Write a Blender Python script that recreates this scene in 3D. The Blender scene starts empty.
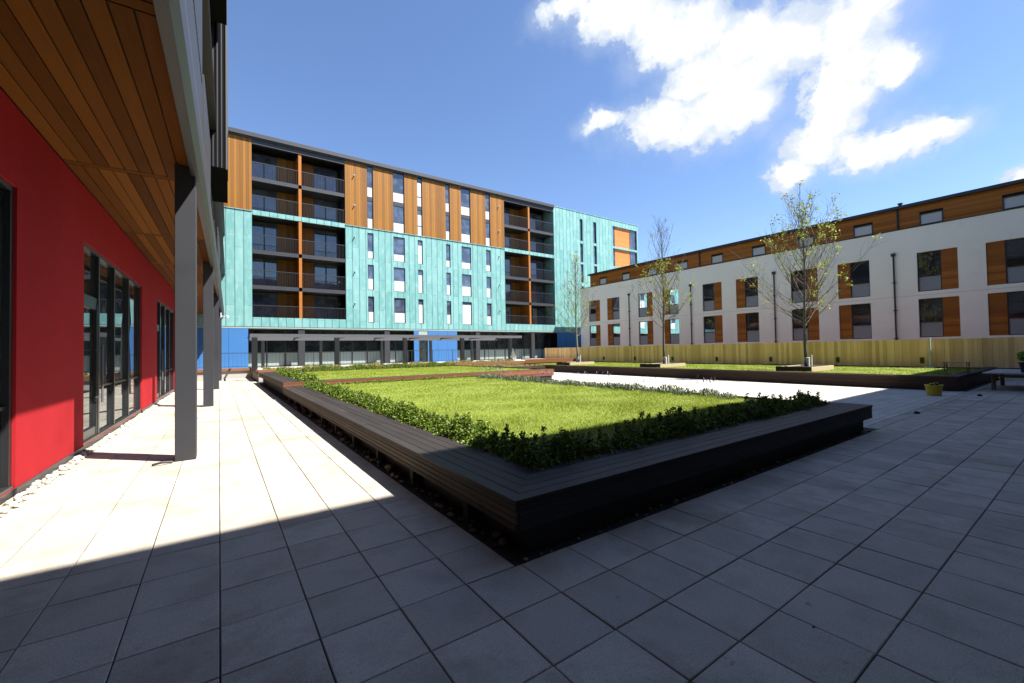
import bpy, math, random
import numpy as np
from mathutils import Vector, Matrix
random.seed(7); rng = np.random.default_rng(7)
SC = bpy.context.scene
COL = SC.collection
R = math.radians

# ------------------------------------------------------------------ camera
cam = bpy.data.cameras.new("camera"); cam.sensor_width = 36; cam.lens = 14.767
cam.clip_start = 0.05; cam.clip_end = 3000
co = bpy.data.objects.new("camera", cam); COL.objects.link(co)
rv = Vector((0.820295, -0.571669, -0.017632)); uv = Vector((0.002209, -0.027662, 0.999615)); fv = Vector((0.571937, 0.820018, 0.021428))
M = Matrix((rv, uv, -fv)).transposed().to_4x4(); M.translation = (0, 0, 1.6)
co.matrix_world = M
SC.camera = co

# ------------------------------------------------------------------ sky, sun, exposure
SUN_EL = 55.5
SUN_DIR = Vector((0.70, -0.714, math.tan(R(SUN_EL)))).normalized()      # towards the sun
world = bpy.data.worlds.new("World"); SC.world = world; world.use_nodes = True
SKY_STRENGTH = 0.074
sun = bpy.data.lights.new("sun", 'SUN'); sun.energy = 5.0; sun.angle = R(0.5); sun.color = (1.0, 0.95, 0.87)
so = bpy.data.objects.new("sun", sun); COL.objects.link(so)
so.rotation_euler = (-SUN_DIR).to_track_quat('-Z', 'Y').to_euler(); so.location = (20, -20, 40)
SC.cycles.diffuse_bounces = 6; SC.cycles.max_bounces = 10
SC.view_settings.view_transform = 'Standard'; SC.view_settings.look = 'None'
SC.view_settings.gamma = 1; SC.view_settings.use_curve_mapping = False
SC.view_settings.exposure = 1.70

class NT:
    """small node helper"""
    def __init__(s, tree): s.t = tree; s.n = tree.nodes; s.l = tree.links
    def new(s, typ, **kw):
        n = s.n.new(typ)
        for k, v in kw.items(): setattr(n, k, v)
        return n
    def put(s, sock, v):
        if hasattr(v, 'is_output'): s.l.new(v, sock)
        elif v is not None: sock.default_value = v
    def math(s, op, a, b=0.5, c=None, clamp=False):
        n = s.new('ShaderNodeMath', operation=op, use_clamp=clamp)
        s.put(n.inputs[0], a); s.put(n.inputs[1], b)
        if c is not None: s.put(n.inputs[2], c)
        return n.outputs[0]
    def vmath(s, op, a, b=None):
        n = s.new('ShaderNodeVectorMath', operation=op)
        s.put(n.inputs[0], a)
        if b is not None: s.put(n.inputs[1], b)
        return n.outputs['Value'] if op in ('DOT_PRODUCT', 'LENGTH') else n.outputs[0]
    def noise(s, vec, scale, detail=4, rough=0.55):
        n = s.new('ShaderNodeTexNoise'); s.put(n.inputs['Vector'], vec)
        n.inputs['Scale'].default_value = scale; n.inputs['Detail'].default_value = detail; n.inputs['Roughness'].default_value = rough
        return n.outputs[0], n.outputs[1]
    def ramp(s, v, lo, hi, a=0.0, b=1.0, smooth=True):
        n = s.new('ShaderNodeMapRange', interpolation_type='SMOOTHSTEP' if smooth else 'LINEAR')
        s.put(n.inputs[0], v); n.inputs[1].default_value = lo; n.inputs[2].default_value = hi
        n.inputs[3].default_value = a; n.inputs[4].default_value = b
        return n.outputs[0]
    def mix(s, f, a, b, blend='MIX'):
        n = s.new('ShaderNodeMix', data_type='RGBA', blend_type=blend)
        s.put(n.inputs['Factor'], f)
        for sock, v in ((n.inputs[6], a), (n.inputs[7], b)):
            if hasattr(v, 'is_output'): s.l.new(v, sock)
            else: sock.default_value = (*v, 1)
        return n.outputs[2]
    def scale(s, vec, sc):
        n = s.new('ShaderNodeMapping'); s.put(n.inputs[0], vec); n.inputs['Scale'].default_value = sc
        return n.outputs[0]

# sky: Nishita plus one bank of cumulus fixed in direction space
w = NT(world.node_tree)
for n in list(w.n): w.n.remove(n)
sky = w.new('ShaderNodeTexSky', sky_type='NISHITA', sun_disc=False)
sky.sun_elevation = R(SUN_EL); sky.sun_rotation = math.atan2(SUN_DIR.x, SUN_DIR.y)
sky.air_density = 1.0; sky.dust_density = 0.25; sky.ozone_density = 1.6
tc = w.new('ShaderNodeTexCoord'); D = w.vmath('NORMALIZE', tc.outputs['Generated'])
C0 = (0.809437, 0.356608, 0.466522); CR = (0.403171, -0.915125, 0.0); CU = (-0.426926, -0.188087, 0.884509)
dc = w.math('MAXIMUM', w.vmath('DOT_PRODUCT', D, C0), 0.02)
pu = w.math('DIVIDE', w.vmath('DOT_PRODUCT', D, CR), dc); pv = w.math('DIVIDE', w.vmath('DOT_PRODUCT', D, CU), dc)
cx = w.new('ShaderNodeCombineXYZ'); w.l.new(pu, cx.inputs[0]); w.l.new(pv, cx.inputs[1]); P = cx.outputs[0]
nf, nc = w.noise(P, 7, 6, 0.6)
nf2, nc2 = w.noise(P, 22, 8, 0.62)
nf3, nc3 = w.noise(P, 60, 6, 0.6)
P2 = w.vmath('ADD', P, w.vmath('MULTIPLY', w.vmath('SUBTRACT', nc, (0.5, 0.5, 0.5)), (0.06, 0.05, 0)))
P2 = w.vmath('ADD', P2, w.vmath('MULTIPLY', w.vmath('SUBTRACT', nc2, (0.5, 0.5, 0.5)), (0.05, 0.045, 0)))
P2 = w.vmath('ADD', P2, w.vmath('MULTIPLY', w.vmath('SUBTRACT', nc3, (0.5, 0.5, 0.5)), (0.018, 0.018, 0)))
BLOBS = [(-0.307,0.252,0.071,0.028),(-0.217,0.196,0.082,0.037),(-0.124,0.131,0.079,0.046),(-0.036,0.083,0.079,0.052),(0.046,0.06,0.075,0.053),(0.117,0.055,0.066,0.048),(0.148,0.076,0.047,0.032),(0.135,0.001,0.055,0.044),(0.199,-0.026,0.026,0.025),(-0.097,0.05,0.061,0.04),(-0.027,0.031,0.066,0.038),(0.124,-0.04,0.051,0.037),(-0.176,-0.005,0.079,0.04),(-0.093,-0.021,0.087,0.049),(-0.025,-0.018,0.057,0.044),(0.112,-0.078,0.041,0.039),(0.085,-0.117,0.049,0.041),(0.048,-0.154,0.036,0.029),(0.155,-0.138,0.062,0.033),(0.207,-0.138,0.045,0.027),(0.25,-0.14,0.038,0.02),(-0.285,0.026,0.042,0.017),(0.361,-0.225,0.022,0.019),(-0.245,0.222,0.05,0.028),(-0.165,0.166,0.05,0.032),(-0.08,0.108,0.055,0.04),(0.168,-0.012,0.04,0.03),(-0.06,-0.002,0.055,0.034)]
best = None
for bx_, by_, rx_, ry_ in BLOBS:
    q = w.vmath('MULTIPLY', w.vmath('SUBTRACT', P2, (bx_, by_, 0)), (1/rx_, 1/ry_, 0))
    f = w.math('SUBTRACT', 1.25, w.vmath('LENGTH', q))
    best = f if best is None else w.math('SMOOTH_MAX', best, f, 0.18)
dens = w.math('ADD', best, w.math('MULTIPLY', w.math('SUBTRACT', nf2, 0.5), 1.7))
alpha = w.ramp(dens, -0.12, 0.46)
veil = w.math('MULTIPLY', w.ramp(w.math('ADD', best, w.math('MULTIPLY', w.math('SUBTRACT', nf, 0.5), 2.2)), -0.9, 1.1), 0.5)
alpha = w.math('MAXIMUM', alpha, veil)
front = w.math('GREATER_THAN', w.vmath('DOT_PRODUCT', D, C0), 0.3)
alpha = w.math('MULTIPLY', alpha, front)
thick = w.ramp(w.math('ADD', best, w.math('MULTIPLY', w.math('SUBTRACT', w.noise(P, 15, 6, 0.6)[0], 0.5), 2.6)), 0.15, 1.15)
cl = w.mix(thick, (3.0, 3.4, 4.0), (5.2, 5.15, 5.05))
tone = w.mix(1.0, sky.outputs[0], (0.70, 0.77, 0.90), 'MULTIPLY')
final = w.mix(alpha, tone, cl)
bg = w.new('ShaderNodeBackground'); w.l.new(final, bg.inputs[0]); bg.inputs[1].default_value = SKY_STRENGTH
wo = w.new('ShaderNodeOutputWorld'); w.l.new(bg.outputs[0], wo.inputs[0])

# ------------------------------------------------------------------ materials
MATS = {}
FULL = ('white_render', 'fence_board')
def mat(name, col, rough=0.6, var=0.12, nscale=3.0, island=0.0, hue=None, stretch=(1, 1, 1), bump=0.0, bscale=60, spec=0.5, metal=0.0,
        grime=0.0, grain=0.0, gaxis=None, two=False, trans=0.0):
    """procedural surface: noise tone, per-piece tone, optional grain along an axis, stains, fine bump"""
    if name in MATS: return MATS[name]
    m = bpy.data.materials.new(name); m.use_nodes = True; t = NT(m.node_tree)
    b = t.n['Principled BSDF']; tcn = t.new('ShaderNodeTexCoord'); v = tcn.outputs['Object']
    kk = 1.0 if name in FULL else 0.87
    base = tuple(x*kk for x in col); hue = tuple(x*kk for x in hue) if hue else None
    geo = t.new('ShaderNodeNewGeometry'); rnd = geo.outputs['Random Per Island']
    fac = t.math('MULTIPLY', t.math('SUBTRACT', t.noise(t.scale(v, stretch), nscale)[0], 0.5), 2 * var)
    if island: fac = t.math('ADD', fac, t.math('MULTIPLY', t.math('SUBTRACT', rnd, 0.5), 2 * island))
    if grain:
        st = [6, 6, 6]; 
        for i in range(3): st[i] = 1.2 if i == gaxis else 55
        off = t.new('ShaderNodeCombineXYZ')
        for i in range(3): t.put(off.inputs[i], t.math('MULTIPLY', rnd, 37.0))
        vv = t.vmath('ADD', t.scale(v, st), off.outputs[0])
        fac = t.math('ADD', fac, t.math('MULTIPLY', t.math('SUBTRACT', t.noise(vv, 1.0, 3)[0], 0.5), 2 * grain))
    mul = t.math('ADD', fac, 1.0)
    c = t.mix(1.0, base, (1, 1, 1), 'MULTIPLY')
    if hue: c = t.mix(rnd, base, hue)
    cc = t.new('ShaderNodeCombineXYZ')
    for i in range(3): t.put(cc.inputs[i], mul)
    c = t.mix(1.0, c, cc.outputs[0], 'MULTIPLY')
    if grime:
        gm = t.ramp(t.noise(v, 0.9, 6, 0.65)[0], 0.52, 0.72)
        c = t.mix(t.math('MULTIPLY', gm, grime), c, (base[0]*0.42, base[1]*0.36, base[2]*0.28))
    t.put(b.inputs['Base Color'], c); b.inputs['Roughness'].default_value = rough
    b.inputs['Specular IOR Level'].default_value = spec; b.inputs['Metallic'].default_value = metal
    if bump:
        bn = t.new('ShaderNodeBump'); bn.inputs['Strength'].default_value = bump; bn.inputs['Distance'].default_value = 0.01
        t.put(bn.inputs['Height'], t.noise(v, bscale, 3)[0]); t.put(b.inputs['Normal'], bn.outputs[0])
    if trans:
        tr = t.new('ShaderNodeBsdfTranslucent'); t.put(tr.inputs[0], c)
        ms = t.new('ShaderNodeMixShader'); ms.inputs[0].default_value = trans
        t.l.new(b.outputs[0], ms.inputs[1]); t.l.new(tr.outputs[0], ms.inputs[2])
        t.l.new(ms.outputs[0], t.n['Material Output'].inputs[0])
    MATS[name] = m; return m

def glass(name, col=(0.012, 0.015, 0.02), ior=1.9, rough=0.015, wob=0.02):
    if name in MATS: return MATS[name]
    m = bpy.data.materials.new(name); m.use_nodes = True; t = NT(m.node_tree); t.n.remove(t.n['Principled BSDF'])
    tcn = t.new('ShaderNodeTexCoord'); bn = t.new('ShaderNodeBump'); bn.inputs['Strength'].default_value = wob; bn.inputs['Distance'].default_value = 0.3
    t.put(bn.inputs['Height'], t.noise(tcn.outputs['Object'], 0.7, 1)[0])
    d = t.new('ShaderNodeBsdfDiffuse')
    c = t.mix(t.ramp(t.noise(tcn.outputs['Object'], 1.3, 2)[0], 0.4, 0.65), col, tuple(2.2*x for x in col)); t.put(d.inputs[0], c)
    g = t.new('ShaderNodeBsdfGlossy'); g.inputs['Roughness'].default_value = rough; g.inputs[0].default_value = (0.93, 0.97, 1, 1)
    t.put(g.inputs['Normal'], bn.outputs[0])
    fr = t.new('ShaderNodeFresnel'); fr.inputs[0].default_value = ior
    ms = t.new('ShaderNodeMixShader'); t.l.new(fr.outputs[0], ms.inputs[0]); t.l.new(d.outputs[0], ms.inputs[1]); t.l.new(g.outputs[0], ms.inputs[2])
    t.l.new(ms.outputs[0], t.n['Material Output'].inputs[0]); MATS[name] = m; return m

def copper(name, ax=0):
    """patinated sheet: tall staggered panels with thin standing seams"""
    if name in MATS: return MATS[name]
    m = bpy.data.materials.new(name); m.use_nodes = True; t = NT(m.node_tree); b = t.n['Principled BSDF']
    tcn = t.new('ShaderNodeTexCoord'); v = tcn.outputs['Object']
    sp = t.new('ShaderNodeSeparateXYZ'); t.l.new(v, sp.inputs[0]); cb = t.new('ShaderNodeCombineXYZ')
    t.l.new(sp.outputs[2], cb.inputs[0]); t.l.new(sp.outputs[ax], cb.inputs[1])
    def brick(c1, c2, mo, msz):
        br = t.new('ShaderNodeTexBrick', offset=0.37, offset_frequency=2); t.l.new(cb.outputs[0], br.inputs[0])
        br.inputs['Color1'].default_value = (*c1, 1); br.inputs['Color2'].default_value = (*c2, 1); br.inputs['Mortar'].default_value = (*mo, 1)
        br.inputs['Scale'].default_value = 1.0; br.inputs['Mortar Size'].default_value = msz; br.inputs['Brick Width'].default_value = 2.66; br.inputs['Row Height'].default_value = 0.56
        return br
    sm = t.new('ShaderNodeMath', operation='PINGPONG'); t.put(sm.inputs[0], sp.outputs[ax]); sm.inputs[1].default_value = 0.28
    seam = t.ramp(sm.outputs[0], 0.015, 0.055, 1.0, 0.0)
    br = brick((0.088, 0.258, 0.258), (0.15, 0.328, 0.33), (0.045, 0.15, 0.142), 0.012)
    n1 = t.noise(t.scale(v, (1.4, 1.4, 0.5)), 2.2, 6, 0.65)[0]
    c = t.mix(t.ramp(n1, 0.42, 0.78), br.outputs[0], (0.215, 0.385, 0.375))
    c = t.mix(t.math('MULTIPLY', t.ramp(t.noise(t.scale(v, (3, 3, 0.35)), 2.0, 5)[0], 0.58, 0.75), 0.35), c, (0.06, 0.18, 0.17))
    c = t.mix(t.math('MULTIPLY', seam, 0.62), c, (0.028, 0.10, 0.095))
    t.put(b.inputs['Base Color'], c); b.inputs['Roughness'].default_value = 0.62
    bn = t.new('ShaderNodeBump'); bn.inputs['Strength'].default_value = 0.5; bn.inputs['Distance'].default_value = 0.02; t.put(bn.inputs['Height'], t.math('SUBTRACT', 1.0, br.outputs[1])); 
    t.put(b.inputs['Normal'], bn.outputs[0]); MATS[name] = m; return m

def setts(name):
    m = bpy.data.materials.new(name); m.use_nodes = True; t = NT(m.node_tree); b = t.n['Principled BSDF']
    tcn = t.new('ShaderNodeTexCoord'); v = tcn.outputs['Object']
    br = t.new('ShaderNodeTexBrick', offset=0.5); t.l.new(v, br.inputs[0])
    br.inputs['Color1'].default_value = (0.37, 0.345, 0.30, 1); br.inputs['Color2'].default_value = (0.46, 0.43, 0.38, 1); br.inputs['Mortar'].default_value = (0.17, 0.16, 0.14, 1)
    br.inputs['Scale'].default_value = 1; br.inputs['Mortar Size'].default_value = 0.006; br.inputs['Brick Width'].default_value = 0.42; br.inputs['Row Height'].default_value = 0.21
    n1 = t.noise(v, 1.1, 6, 0.6)[0]
    c = t.mix(t.ramp(n1, 0.45, 0.75, 0, 0.5), br.outputs[0], (0.30, 0.28, 0.24))
    t.put(b.inputs['Base Color'], c); b.inputs['Roughness'].default_value = 0.8
    bn = t.new('ShaderNodeBump'); bn.inputs['Strength'].default_value = 0.4; bn.inputs['Distance'].default_value = 0.01
    t.put(bn.inputs['Height'], t.math('ADD', t.math('SUBTRACT', 1.0, br.outputs[1]), t.math('MULTIPLY', t.noise(v, 90, 3)[0], 0.4))); t.put(b.inputs['Normal'], bn.outputs[0])
    return m

def slabmat():
    m = bpy.data.materials.new("concrete_slab"); m.use_nodes = True; t = NT(m.node_tree); b = t.n['Principled BSDF']
    tcn = t.new('ShaderNodeTexCoord'); v = tcn.outputs['Object']; geo = t.new('ShaderNodeNewGeometry'); rnd = geo.outputs['Random Per Island']
    c = t.mix(rnd, (0.335, 0.300, 0.248), (0.435, 0.392, 0.328))
    off = t.new('ShaderNodeCombineXYZ'); t.put(off.inputs[0], t.math('MULTIPLY', rnd, 91.0)); vv = t.vmath('ADD', v, off.outputs[0])
    c = t.mix(t.ramp(t.noise(vv, 2.4, 5, 0.6)[0], 0.42, 0.7, 0, 0.6), c, (0.255, 0.225, 0.180))
    sp = t.noise(v, 110, 3, 0.8)[0]
    c = t.mix(t.ramp(sp, 0.50, 0.66, 0, 0.7), c, (0.145, 0.13, 0.11))
    c = t.mix(t.ramp(t.noise(v, 70, 3, 0.8)[0], 0.56, 0.70, 0, 0.5), c, (0.55, 0.50, 0.42))
    st = t.ramp(t.noise(v, 0.62, 7, 0.7)[0], 0.50, 0.64)
    c = t.mix(t.math('MULTIPLY', st, 0.42), c, (0.160, 0.128, 0.082))
    spot = t.ramp(t.noise(v, 5.5, 3, 0.6)[0], 0.70, 0.76)
    c = t.mix(t.math('MULTIPLY', spot, 0.55), c, (0.10, 0.088, 0.07))
    t.put(b.inputs['Base Color'], c); b.inputs['Roughness'].default_value = 0.78; b.inputs['Specular IOR Level'].default_value = 0.35
    bn = t.new('ShaderNodeBump'); bn.inputs['Strength'].default_value = 0.35; bn.inputs['Distance'].default_value = 0.004
    t.put(bn.inputs['Height'], sp); t.put(b.inputs['Normal'], bn.outputs[0]); return m

RED = mat("red_render", (0.36, 0.018, 0.024), 0.9, 0.14, 1.6, stretch=(1,1,.25), bump=0.3, bscale=110, spec=0.08, grime=0.25)
STEEL = mat("grey_steel", (0.029, 0.031, 0.038), 0.5, 0.10, 1.5, grime=0.25)
STEEL_D = mat("dark_steel", (0.030, 0.031, 0.036), 0.42, 0.1, 2)
STEEL_L = mat("pale_grey_metal", (0.10, 0.102, 0.115), 0.45, 0.1, 2)
FRAME = mat("black_frame", (0.018, 0.019, 0.021), 0.35, 0.1, 2)
SOFF = mat("soffit_board", (0.115, 0.037, 0.005), 0.7, 0.10, 1.0, island=0.22, hue=(0.185, 0.066, 0.010), grain=0.28, gaxis=1, spec=0.06)
GAP = mat("dark_gap", (0.012, 0.010, 0.009), 0.9, 0.1)
TIMB = mat("cedar_cladding", (0.20, 0.078, 0.006), 0.6, 0.10, 0.8, island=0.12, hue=(0.265, 0.112, 0.012), grain=0.16, gaxis=2, spec=0.3)
TIMB_H = mat("cedar_boards", (0.30, 0.095, 0.010), 0.6, 0.12, 0.8, island=0.14, hue=(0.38, 0.135, 0.018), grain=0.18, gaxis=1, spec=0.3)
TIMB_O = mat("orange_boards", (0.58, 0.20, 0.05), 0.6, 0.08, 0.8, island=0.08, grain=0.1, gaxis=0, spec=0.3)
COPPER = copper("patinated_copper")
BLUE = mat("blue_panel", (0.028, 0.14, 0.37), 0.6, 0.07, 0.8)
WHITE = mat("white_render", (0.87, 0.86, 0.80), 0.85, 0.045, 0.6, stretch=(1, 1, 0.3), bump=0.15, bscale=90, spec=0.2, grime=0.10)
WPANEL = mat("white_panel", (0.50, 0.52, 0.54), 0.35, 0.05, 2)
GPANEL = mat("frosted_panel", (0.27, 0.30, 0.34), 0.3, 0.08, 2)
SPANDREL = mat("green_grey_panel", (0.30, 0.37, 0.35), 0.35, 0.06, 2)
GLS = glass("window_glass")
GLS_B = glass("blue_window_glass", (0.035, 0.045, 0.07), 2.0)
GLS_S = glass("shop_glass", (0.012, 0.016, 0.016), 1.55, 0.01, 0.012)
DECK = mat("stained_deck", (0.026, 0.0215, 0.0205), 0.6, 0.18, 1.5, island=0.18, hue=(0.034, 0.028, 0.026), grain=0.35, gaxis=1, spec=0.18, bump=0.2, bscale=40)
DECKX = mat("stained_deck_cross", (0.026, 0.0215, 0.0205), 0.6, 0.18, 1.5, island=0.18, hue=(0.034, 0.028, 0.026), grain=0.35, gaxis=0, spec=0.18, bump=0.2, bscale=40)
FASC = mat("weathered_fascia", (0.034, 0.026, 0.019), 0.75, 0.15, 1.5, island=0.25, hue=(0.075, 0.057, 0.041), grain=0.35, gaxis=1, spec=0.3)
FASCX = mat("red_stained_fascia", (0.125, 0.043, 0.018), 0.6, 0.15, 1.5, island=0.25, hue=(0.165, 0.062, 0.028), grain=0.3, gaxis=0, spec=0.3)
BASE = mat("planter_base", (0.012, 0.010, 0.009), 0.8, 0.2, 2)
BEDW = mat("brown_stained_boards", (0.034, 0.018, 0.012), 0.65, 0.18, 1.2, island=0.2, grain=0.3, gaxis=1, spec=0.3)
FENCE = mat("fence_board", (0.72, 0.43, 0.18), 0.75, 0.14, 0.8, island=0.16, hue=(0.80, 0.53, 0.25), grain=0.2, gaxis=2, spec=0.2)
SOIL = mat("dark_soil", (0.016, 0.012, 0.009), 0.95, 0.3, 12, bump=0.8, bscale=40)
BEDDING = mat("jointing_sand", (0.022, 0.020, 0.018), 0.95, 0.25, 8)
CONC = mat("pale_concrete", (0.40, 0.385, 0.355), 0.85, 0.08, 1.5, grime=0.3, bump=0.2)
EARTH = mat("distant_ground", (0.22, 0.21, 0.19), 0.9, 0.15, 0.3)
LAWN = mat("lawn_base", (0.13, 0.18, 0.014), 0.9, 0.3, 1.2, bump=0.6, bscale=70)
BLADE = mat("grass_blade", (0.185, 0.255, 0.016), 0.6, 0.36, 0.7, island=0.32, hue=(0.31, 0.34, 0.04), trans=0.35, spec=0.25)
BOXLEAF = mat("box_leaf", (0.058, 0.110, 0.012), 0.45, 0.2, 1.5, island=0.4, hue=(0.165, 0.23, 0.022), trans=0.15, spec=0.25)
LAVLEAF = mat("lavender_leaf", (0.10, 0.14, 0.075), 0.6, 0.2, 2, island=0.3, hue=(0.16, 0.19, 0.12), trans=0.2)
LAVFLOWER = mat("lavender_flower", (0.20, 0.16, 0.30), 0.7, 0.2, 2, island=0.2)
DRYLEAF = mat("dry_ground_cover", (0.30, 0.20, 0.07), 0.8, 0.2, 1, island=0.35, hue=(0.16, 0.19, 0.04), trans=0.2)
BARK = mat("young_bark", (0.10, 0.085, 0.065), 0.85, 0.2, 6)
BARKP = mat("pale_bark", (0.18, 0.165, 0.12), 0.85, 0.2, 6)
SPRING = mat("spring_leaf", (0.38, 0.38, 0.05), 0.55, 0.2, 2, island=0.3, hue=(0.24, 0.32, 0.05), trans=0.45)
GUARD = mat("trunk_guard", (0.50, 0.50, 0.47), 0.6, 0.1, 4)
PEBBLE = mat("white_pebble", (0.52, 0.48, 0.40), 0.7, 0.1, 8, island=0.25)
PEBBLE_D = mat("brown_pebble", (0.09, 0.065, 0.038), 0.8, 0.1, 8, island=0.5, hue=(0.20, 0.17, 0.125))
YELLOW = mat("yellow_plastic", (0.58, 0.47, 0.02), 0.4, 0.06, 6)
TABLE = mat("bleached_board", (0.36, 0.35, 0.33), 0.6, 0.15, 4, grain=0.1, gaxis=0)
LEGW = mat("rough_timber", (0.20, 0.12, 0.06), 0.8, 0.15, 6)

# ------------------------------------------------------------------ mesh builder
class MB:
    def __init__(s): s.v = []; s.f = []
    def add(s, vs, fs):
        o = len(s.v); s.v += [tuple(x) for x in vs]; s.f += [tuple(i + o for i in f) for f in fs]; return s
    def box(s, x0, y0, z0, x1, y1, z1):
        return s.add([(x0,y0,z0),(x1,y0,z0),(x1,y1,z0),(x0,y1,z0),(x0,y0,z1),(x1,y0,z1),(x1,y1,z1),(x0,y1,z1)],
                     [(0,3,2,1),(4,5,6,7),(0,1,5,4),(1,2,6,5),(2,3,7,6),(3,0,4,7)])
    def bbox(s, x0, y0, z0, x1, y1, z1, b=0.004):
        """box with chamfered edges along every side"""
        X=(x0,x1);Y=(y0,y1);Z=(z0,z1); vs=[]; idx={}
        for i in (0,1):
            for j in (0,1):
                for k in (0,1):
                    for a in range(3):
                        p=[X[i],Y[j],Z[k]]; si=[1-2*i,1-2*j,1-2*k]
                        for c in range(3):
                            if c!=a: p[c]+=si[c]*b
                        idx[(i,j,k,a)]=len(vs); vs.append(p)
        fs=[]
        def q(l): fs.append(tuple(idx[t] for t in l))
        for i in (0,1):
            f=[(i,0,0,0),(i,1,0,0),(i,1,1,0),(i,0,1,0)]; q(f if i else f[::-1])
            f=[(0,i,0,1),(0,i,1,1),(1,i,1,1),(1,i,0,1)]; q(f if i else f[::-1])
            f=[(0,0,i,2),(1,0,i,2),(1,1,i,2),(0,1,i,2)]; q(f if i else f[::-1])
        for i in (0,1):
            for j in (0,1):
                f=[(i,j,0,0),(i,j,0,1),(i,j,1,1),(i,j,1,0)]; q(f if (i==j) else f[::-1])
                f=[(i,0,j,2),(i,0,j,0),(i,1,j,0),(i,1,j,2)]; q(f if (i==j) else f[::-1])
                f=[(0,i,j,1),(0,i,j,2),(1,i,j,2),(1,i,j,1)]; q(f if (i==j) else f[::-1])
        for i in (0,1):
            for j in (0,1):
                for k in (0,1):
                    f=[(i,j,k,0),(i,j,k,1),(i,j,k,2)]; q(f if (i+j+k)%2==1 else f[::-1])
        return s.add(vs,fs)
    def prism(s, poly, z0, z1):
        n=len(poly)
        return s.add([(x,y,z0) for x,y in poly]+[(x,y,z1) for x,y in poly],
                     [tuple(range(n))[::-1], tuple(range(n,2*n))]+[(i,(i+1)%n,(i+1)%n+n,i+n) for i in range(n)])
    def tube(s, pts, rad, n=6, cap=True):
        pts=[Vector(p) for p in pts]; o=[]; 
        if not hasattr(rad,'__len__'): rad=[rad]*len(pts)
        vs=[]; a=None
        for i,p in enumerate(pts):
            d=(pts[min(i+1,len(pts)-1)]-pts[max(i-1,0)]).normalized()
            if a is None: a=d.orthogonal().normalized()
            else: a=(a-d*a.dot(d)).normalized()
            b=d.cross(a)
            for k in range(n):
                t=2*math.pi*k/n; vs.append(p+(a*math.cos(t)+b*math.sin(t))*rad[i])
        fs=[(i*n+k,i*n+(k+1)%n,(i+1)*n+(k+1)%n,(i+1)*n+k) for i in range(len(pts)-1) for k in range(n)]
        if cap: fs+= [tuple(range(n))[::-1], tuple(range((len(pts)-1)*n,len(pts)*n))]
        return s.add(vs,fs)
    def lathe(s, prof, c=(0,0), n=20):
        vs=[(c[0]+r*math.cos(2*math.pi*k/n), c[1]+r*math.sin(2*math.pi*k/n), z) for r,z in prof for k in range(n)]
        fs=[(i*n+k,i*n+(k+1)%n,(i+1)*n+(k+1)%n,(i+1)*n+k) for i in range(len(prof)-1) for k in range(n)]
        return s.add(vs,fs)
    def facade(s, ax, pos, inn, u0, u1, z0, z1, holes, depth=0.15):
        """sheet in plane ax=pos with rectangular holes and reveals running inn*depth"""
        us=sorted({u0,u1}|{h[0] for h in holes}|{h[1] for h in holes}); zs=sorted({z0,z1}|{h[2] for h in holes}|{h[3] for h in holes})
        us=[u for u in us if u0<=u<=u1]; zs=[z for z in zs if z0<=z<=z1]
        def P(u,z,d=0.0): return (pos+inn*d,u,z) if ax==0 else (u,pos+inn*d,z)
        for i in range(len(us)-1):
            for j in range(len(zs)-1):
                um=(us[i]+us[i+1])/2; zm=(zs[j]+zs[j+1])/2
                if any(h[0]<um<h[1] and h[2]<zm<h[3] for h in holes): continue
                s.add([P(us[i],zs[j]),P(us[i+1],zs[j]),P(us[i+1],zs[j+1]),P(us[i],zs[j+1])],[(0,1,2,3)])
        for a,b,c,d in holes:
            for (p,q) in (((a,c),(b,c)),((b,c),(b,d)),((b,d),(a,d)),((a,d),(a,c))):
                s.add([P(*p),P(*q),P(*q,depth),P(*p,depth)],[(0,1,2,3)])
        return s

def tag(o, label=None, cat=None, group=None, kind=None):
    if label: o['label']=label
    if cat: o['category']=cat
    if group: o['group']=group
    if kind: o['kind']=kind
    return o
def link(name, me, material=None, parent=None):
    if material: me.materials.append(material)
    o=bpy.data.objects.new(name, me); COL.objects.link(o)
    if parent: o.parent=parent
    return o
class Thing:
    """an Empty at the thing's base; parts are given in scene (or rotated) coordinates and shifted to it"""
    def __init__(s, name, label, cat, base=(0,0,0), rot=0.0, group=None):
        s.base=Vector(base); s.e=bpy.data.objects.new(name,None); COL.objects.link(s.e)
        s.e.location=Matrix.Rotation(rot,3,'Z')@s.base; s.e.rotation_euler=(0,0,rot); s.e.empty_display_size=0.3
        tag(s.e,label,cat,group)
    def part(s, name, mb, m, parent=None, label=None, smooth=False):
        me=bpy.data.meshes.new(name); bx,by,bz=s.base
        me.from_pydata([(x-bx,y-by,z-bz) for x,y,z in mb.v],[],mb.f)
        if smooth: me.polygons.foreach_set('use_smooth',[True]*len(me.polygons))
        o=link(name,me,m,parent or s.e)
        if label: o['label']=label
        return o
def single(name, mb, m, label=None, cat=None, group=None, kind=None, base=(0,0,0), smooth=False):
    me=bpy.data.meshes.new(name); bx,by,bz=base
    me.from_pydata([(x-bx,y-by,z-bz) for x,y,z in mb.v],[],mb.f)
    if smooth: me.polygons.foreach_set('use_smooth',[True]*len(me.polygons))
    o=link(name,me,m); o.location=base
    return tag(o,label,cat,group,kind)
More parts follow.
